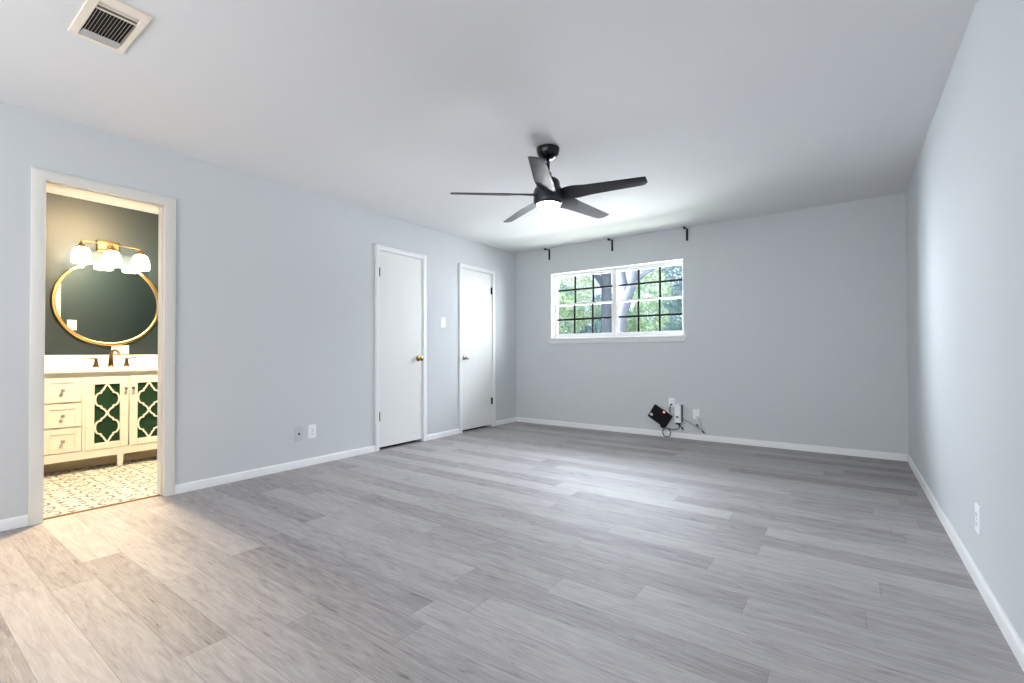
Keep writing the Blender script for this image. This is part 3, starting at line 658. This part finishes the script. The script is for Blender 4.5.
for (a, e) in ((v0 + 0.043, 1.067), (yd1 + 0.023, v1 - 0.043)):
    for (z0, z1) in ((0.591, 0.794), (0.386, 0.576), (0.175, 0.371)):
        yc, zc = (a + e) / 2, (z0 + z1) / 2; fr = 0.042
        b = MB(); b.box(VX - 0.018, VX - 0.001, a + 0.002, e - 0.002, z0 + 0.002, z1 - 0.002)
        for q in ((a, a + fr, z0, z1), (e - fr, e, z0, z1), (a + fr, e - fr, z0, z0 + fr), (a + fr, e - fr, z1 - fr, z1)): b.box(VX - 0.001, VX + 0.003, *q)
        d = b.build('drawer', M_VAN, van, bevel=0.0025)
        knob_at(MB(), VX - 0.001, yc, zc).build('knob', M_NICKEL, d, smooth=False)
quat = [(.5, 0), (.45, .022), (.39, .062), (.33, .102), (.285, .112), (.27, .122), (.27, .142), (.255, .150), (.19, .152), (.12, .166), (.07, .195), (.04, .232), (.033, .262), (.04, .293), (.07, .330), (.12, .358), (.19, .372), (.255, .374), (.27, .382), (.27, .402), (.285, .412), (.34, .420), (.40, .440), (.45, .468), (.484, .5)]
ldoor = []
for (a, e, kside) in ((yd0, 1.384, 1), (1.390, yd1, -1)):
    z0, z1 = 0.168, 0.794; pa, pe, pz0, pz1 = a + 0.060, e - 0.060, 0.222, 0.728
    b = MB()
    for q in ((a, pa, z0, z1), (pe, e, z0, z1), (pa, pe, z0, pz0), (pa, pe, pz1, z1)): b.box(VX - 0.016, VX + 0.004, *q)
    d = b.build('door', M_VAN, van, bevel=0.0025)
    MB().box(VX - 0.014, VX - 0.008, pa - 0.004, pe + 0.004, pz0 - 0.004, pz1 + 0.004).build('panel', M_PANEL, d, smooth=False)['label'] = 'dark green glossy inset panel'
    l = MB()
    full = quat + [(u, 1 - v) for u, v in reversed(quat[:-1])]
    for mir in (False, True):
        pts = [(pa + (pe - pa) * ((1 - u) if mir else u), pz1 - (pz1 - pz0) * v) for u, v in full]
        l.ribbon(pts, 0.013, VX - 0.009, VX + 0.001 + (0.0002 if mir else 0))
    l.build('lattice', M_VAN, d, smooth=False)
    knob_at(MB(), VX + 0.004, (e - 0.022) if kside > 0 else (a + 0.024), 0.684).build('knob', M_NICKEL, d, smooth=False)
for (xa, ya) in ((VX - 0.045, v0), (VX - 0.045, v1 - 0.044), (VX - 0.045, 1.308), (BX + 0.03, v0), (BX + 0.03, v1 - 0.044)):
    MB().loft([[(xa + k, ya + k, z), (xa + 0.044 - k, ya + k, z), (xa + 0.044 - k, ya + 0.044 - k, z), (xa + k, ya + 0.044 - k, z)] for k, z in ((0.005, -0.008), (0.0, 0.10))]).build('leg', M_VAN, van, smooth=False)
MB().box(-1.575, -1.555, v0 + 0.02, v1 - 0.02, -0.006, 0.082).build('toe_board', mat('tan_board', srgb(206, 190, 158), 0.5), van, bevel=0.002)

# slab with an oval basin sunk into it
b = MB(); cx_, cy_ = -1.585, 1.388; nseg = 48; ra, rb = 0.155, 0.225
cx0, cx1, cy0, cy1 = BX + 0.002, VX + 0.022, v0 - 0.012, v1 + 0.012; zt = 0.868
def rect_pt(a):
    dx, dy = math.cos(a), math.sin(a); hx = (cx1 - cx_) if dx > 0 else (cx_ - cx0); hy = (cy1 - cy_) if dy > 0 else (cy_ - cy0)
    t = min(hx / abs(dx) if abs(dx) > 1e-9 else 1e9, hy / abs(dy) if abs(dy) > 1e-9 else 1e9); return (cx_ + dx * t, cy_ + dy * t)
angs = sorted([2 * PI * i / nseg for i in range(nseg)] + [math.atan2(y - cy_, x - cx_) % (2 * PI) for x in (cx0, cx1) for y in (cy0, cy1)])
n = len(angs); R0 = [(*rect_pt(a), VT) for a in angs]; R1 = [(*rect_pt(a), zt) for a in angs]
ell = lambda s_, z: [(cx_ + ra * s_ * math.cos(a), cy_ + rb * s_ * math.sin(a), z) for a in angs]
b.loft([R0, R1, ell(1.0, zt), ell(0.96, zt - 0.012), ell(0.85, zt - 0.07), ell(0.6, zt - 0.11), ell(0.15, zt - 0.125)])
top = b.build('countertop', M_COUNT, van, angle=30); top['label'] = 'glossy white countertop with sunk basin'
MB().box(BX + 0.002, BX + 0.022, v0 - 0.012, v1 + 0.012, zt, 0.982).build('backsplash', M_COUNT, top, bevel=0.003)

van.location += Vector((0, 0.009, 0.008))

zt = 0.8765
fau = thing('bathroom_faucet', (-1.785, 1.371, zt), 'bronze two-handle widespread faucet on the white vanity top', 'faucet')
b = MB(); b.lathe((-1.785, 1.371, zt), (0, 0, 1), [(0.028, 0), (0.027, 0.006), (0.021, 0.016)], 20)
b.tube(smooth_path([(-1.785, 1.371, zt + 0.01), (-1.786, 1.371, 0.95), (-1.780, 1.372, 1.00), (-1.745, 1.378, 1.032), (-1.690, 1.384, 1.034), (-1.645, 1.390, 1.016), (-1.628, 1.392, 0.992)]), [0.020 - 0.009 * min(1, i / 26) for i in range(49)], 14)
b.build('spout', M_FAUCET, fau)
for y, s_ in ((1.262, -1), (1.488, 1)):
    b = MB(); b.lathe((-1.785, y, zt), (0, 0, 1), [(0.027, 0), (0.026, 0.005), (0.019, 0.020), (0.014, 0.048), (0.012, 0.066), (0.013, 0.076), (0.010, 0.084), (0, 0.086)], 20)
    b.tube([(-1.785, y, zt + 0.078), (-1.783, y + s_ * 0.03, zt + 0.084), (-1.780, y + s_ * 0.075, zt + 0.088)], [0.008, 0.007, 0.006], 12)
    b.build('handle', M_FAUCET, fau)

mir = thing('round_mirror', (BX, 1.375, 1.487), 'round mirror in thin gold frame on the dark green bathroom wall', 'mirror')
b = MB(); n = 72
for i in range(n): pass
rings = []
for i in range(n):
    a = 2 * PI * i / n; ca, sa = math.cos(a), math.sin(a)
    rings.append([(BX + x, 1.375 + r * ca, 1.487 + r * sa) for r, x in ((0.380, 0.001), (0.406, 0.001), (0.408, 0.022), (0.403, 0.028), (0.385, 0.028), (0.380, 0.022))])
st = 0; m_ = len(rings[0])
for r in rings: b.v += r
for i in range(n):
    for k in range(m_):
        b.f.append((i * m_ + k, i * m_ + (k + 1) % m_, ((i + 1) % n) * m_ + (k + 1) % m_, ((i + 1) % n) * m_ + k))
b.build('frame', M_GOLD, mir)['label'] = 'thin gold ring frame'
MB().lathe((BX + 0.002, 1.375, 1.487), (1, 0, 0), [(0.383, 0), (0.383, 0.008)], 72).build('glass', M_MIRROR, mir)

vl = thing('vanity_light', (BX, 1.345, 2.01), 'three-lamp brass vanity light with glowing glass shades above the mirror', 'wall light')
b = MB(); pr = lambda k, x: [(BX + x, 1.258 + k, 1.958 + k), (BX + x, 1.434 - k, 1.958 + k), (BX + x, 1.434 - k, 2.068 - k), (BX + x, 1.258 + k, 2.068 - k)]
b.loft([pr(0, 0.0005), pr(0, 0.014), pr(0.012, 0.024)]).build('back_plate', M_BRONZE, vl, smooth=False)
b = MB(); b.tube([(BX + 0.02, 1.345, 2.02), (BX + 0.145, 1.345, 2.022)], 0.010, 12)
b.tube(smooth_path([(BX + 0.145, 1.128, 1.992), (BX + 0.145, 1.150, 2.013), (BX + 0.145, 1.25, 2.018), (BX + 0.145, 1.345, 2.022), (BX + 0.145, 1.44, 2.018), (BX + 0.145, 1.54, 2.013), (BX + 0.145, 1.562, 1.992)]), 0.007, 12)
b.build('bar', M_BRONZE, vl)
for y in (1.128, 1.345, 1.562):
    b = MB(); o = (BX + 0.145, y, 0)
    b.lathe(o, (0, 0, 1), [(0.006, 2.018), (0.010, 2.004), (0.014, 1.992), (0.026, 1.976), (0.030, 1.964), (0.028, 1.958), (0.0, 1.957)], 20)
    lm = b.build('socket', M_BRONZE, vl)
    s_ = MB(); pf = [(0.026, 1.958), (0.042, 1.951), (0.056, 1.934), (0.066, 1.906), (0.071, 1.875), (0.072, 1.845), (0.071, 1.815)]
    s_.lathe(o, (0, 0, 1), pf + [(0.068, 1.815)] + [(r - 0.003, z) for r, z in reversed(pf[1:])] + [(0.0, 1.949)], 28)
    sh = s_.build('shade', M_SHADE, vl); sh['label'] = 'glowing white glass shade'

vl.location += Vector((0, 0.015, 0.012))

bl = thing('added_bathroom_light', (-0.62, 1.33, H), 'added unseen dome light on the bathroom ceiling, throwing the warm floor patch', 'added ceiling light')  # unseen lamp added to throw the warm patch onto the bedroom floor
MB().lathe((-0.62, 1.33, H), (0, 0, -1), [(0.150, 0.0005), (0.150, 0.018), (0.142, 0.024), (0.0, 0.025)], 36).build('base', M_NICKEL, bl)
MB().lathe((-0.62, 1.33, H), (0, 0, -1), [(0.136, 0.0255), (0.134, 0.040), (0.115, 0.064), (0.075, 0.084), (0.030, 0.092), (0, 0.093)], 36).build('dome', M_ADDED_DOME, bl)

# ------------------------------------------------------------------ outdoors
struct(MB().box(-25, 25, D + 0.3, 40, -0.45, -0.30).build('lawn', mat('lawn', srgb(128, 140, 104), 0.9, vary=(3, 0.2)), smooth=False), 'lawn outside the window', 'ground')
b = MB(); b.box(-3, 8, D + 0.17, D + 0.36, 2.105, 2.12); b.box(-3, 8, D + 0.36, D + 0.385, 2.098, 2.24)
struct(b.build('roof_eave', M_SOFFIT, smooth=False), 'pale roof eave just outside the top of the window', 'roof')
# a wide unseen eave, added to keep sun out of the rear windows
b = MB(); b.box(-3, 8, REAR - 1.1, REAR - 0.13, 2.16, 2.2)
struct(b.build('roof_eave', M_SOFFIT, smooth=False), 'added unseen eave keeping sun off the windows behind the camera', 'roof')

def at_window(px_x, pz, Y):
    """point seen through wall-plane position (px_x, pz) at depth Y"""
    k = Y / D; return Vector((3.897 + (px_x - 3.897) * k, Y, 1.00 + (pz - 1.00) * k))
def leaves(blobs, n, size, seed):
    rnd = random.Random(seed); b = MB(); tot = sum(r[1] ** 2 for r in blobs)
    for c, r, sq in blobs:
        for _ in range(int(n * r * r / tot)):
            d = Vector((rnd.gauss(0, 1), rnd.gauss(0, 1), rnd.gauss(0, 1))).normalized() * r * rnd.uniform(0.35, 1.0) ** 0.5
            p = c + Vector((d.x, d.y, d.z * sq))
            u = Vector((rnd.gauss(0, 1), rnd.gauss(0, 1), rnd.gauss(0, 1))).normalized(); w = u.orthogonal().normalized(); w = Matrix.Rotation(rnd.uniform(0, 6.28), 3, u) @ w
            l = size * rnd.uniform(0.6, 1.3)
            b.quad(p - u * l, p + w * l * 0.45, p + u * l, p - w * l * 0.45)
    return b
def tree(loc, trunks, blobs, n, size, m, seed, label):
    t = thing('tree', loc, label, 'tree', 'trees outside the window')
    b = MB()
    for pts, rs in trunks:
        P = smooth_path(pts, 6); R_ = [rs[0] + (rs[1] - rs[0]) * i / (len(P) - 1) for i in range(len(P))]; b.tube(P, R_, 14)
    b.build('trunk', M_BARK, t)
    leaves(blobs, n, size, seed).build('foliage', m, t, smooth=False)
    return t
def W3(x, z, Y): return at_window(x, z, Y)
Y1 = 10.5
A = W3(1.40, 1.2, Y1); A0 = Vector((A.x, A.y, -0.3))
tree(A0, [([A0, W3(1.41, 1.45, Y1), W3(1.415, 1.85, Y1), W3(1.40, 2.4, Y1)], (0.125, 0.12)),
          ([W3(1.41, 1.8, Y1), W3(1.27, 2.0, Y1), W3(1.02, 2.14, Y1)], (0.09, 0.05))],
     [(W3(0.85, 1.9, 10.2), 0.75, 0.8), (W3(1.15, 2.25, 10.3), 0.7, 0.6), (W3(0.75, 1.45, 11.2), 0.75, 0.8), (W3(1.05, 1.55, 11.6), 0.6, 0.7), (W3(0.5, 1.7, 10.6), 0.7, 0.8)], 5200, 0.055, M_LEAF, 3, 'haze-pale green tree with upright trunk seen in left window half')
Y2 = 9.6
B0_ = W3(1.60, 1.0, Y2); B0_.z = -0.3
tree(B0_, [([B0_, W3(1.61, 1.3, Y2), W3(1.68, 1.62, Y2), W3(1.76, 1.85, Y2), W3(1.86, 2.25, Y2)], (0.125, 0.085)),
           ([W3(1.71, 1.65, Y2), W3(1.64, 1.9, Y2), W3(1.60, 2.3, Y2)], (0.09, 0.06)),
           ([W3(1.75, 1.80, Y2), W3(1.90, 1.94, Y2), W3(2.12, 2.04, Y2)], (0.055, 0.03))],
     [(W3(1.98, 1.75, 10.6), 0.5, 0.95), (W3(1.95, 1.42, 11.0), 0.5, 0.8), (W3(1.75, 2.35, 10.0), 0.5, 0.6), (W3(2.00, 2.1, 10.4), 0.4, 0.6), (W3(1.80, 1.28, 11.4), 0.45, 0.6)], 3600, 0.055, M_LEAF, 5, 'haze-pale green tree with leaning forked trunk seen in right window half')
C0_ = W3(2.42, 1.0, 13.6); C0_.z = -0.3
tree(C0_, [([C0_, W3(2.42, 1.4, 13.6), W3(2.40, 2.0, 13.6)], (0.12, 0.07))],
     [(W3(2.36, 1.95, 13.6), 0.70, 0.9), (W3(2.28, 1.58, 13.4), 0.50, 0.8), (W3(2.45, 1.6, 13.6), 0.55, 0.8), (W3(2.24, 1.30, 13.6), 0.40, 0.5)], 3600, 0.06, M_LEAF2, 8, 'haze-tinted blue-green tree at the right edge of the window view')
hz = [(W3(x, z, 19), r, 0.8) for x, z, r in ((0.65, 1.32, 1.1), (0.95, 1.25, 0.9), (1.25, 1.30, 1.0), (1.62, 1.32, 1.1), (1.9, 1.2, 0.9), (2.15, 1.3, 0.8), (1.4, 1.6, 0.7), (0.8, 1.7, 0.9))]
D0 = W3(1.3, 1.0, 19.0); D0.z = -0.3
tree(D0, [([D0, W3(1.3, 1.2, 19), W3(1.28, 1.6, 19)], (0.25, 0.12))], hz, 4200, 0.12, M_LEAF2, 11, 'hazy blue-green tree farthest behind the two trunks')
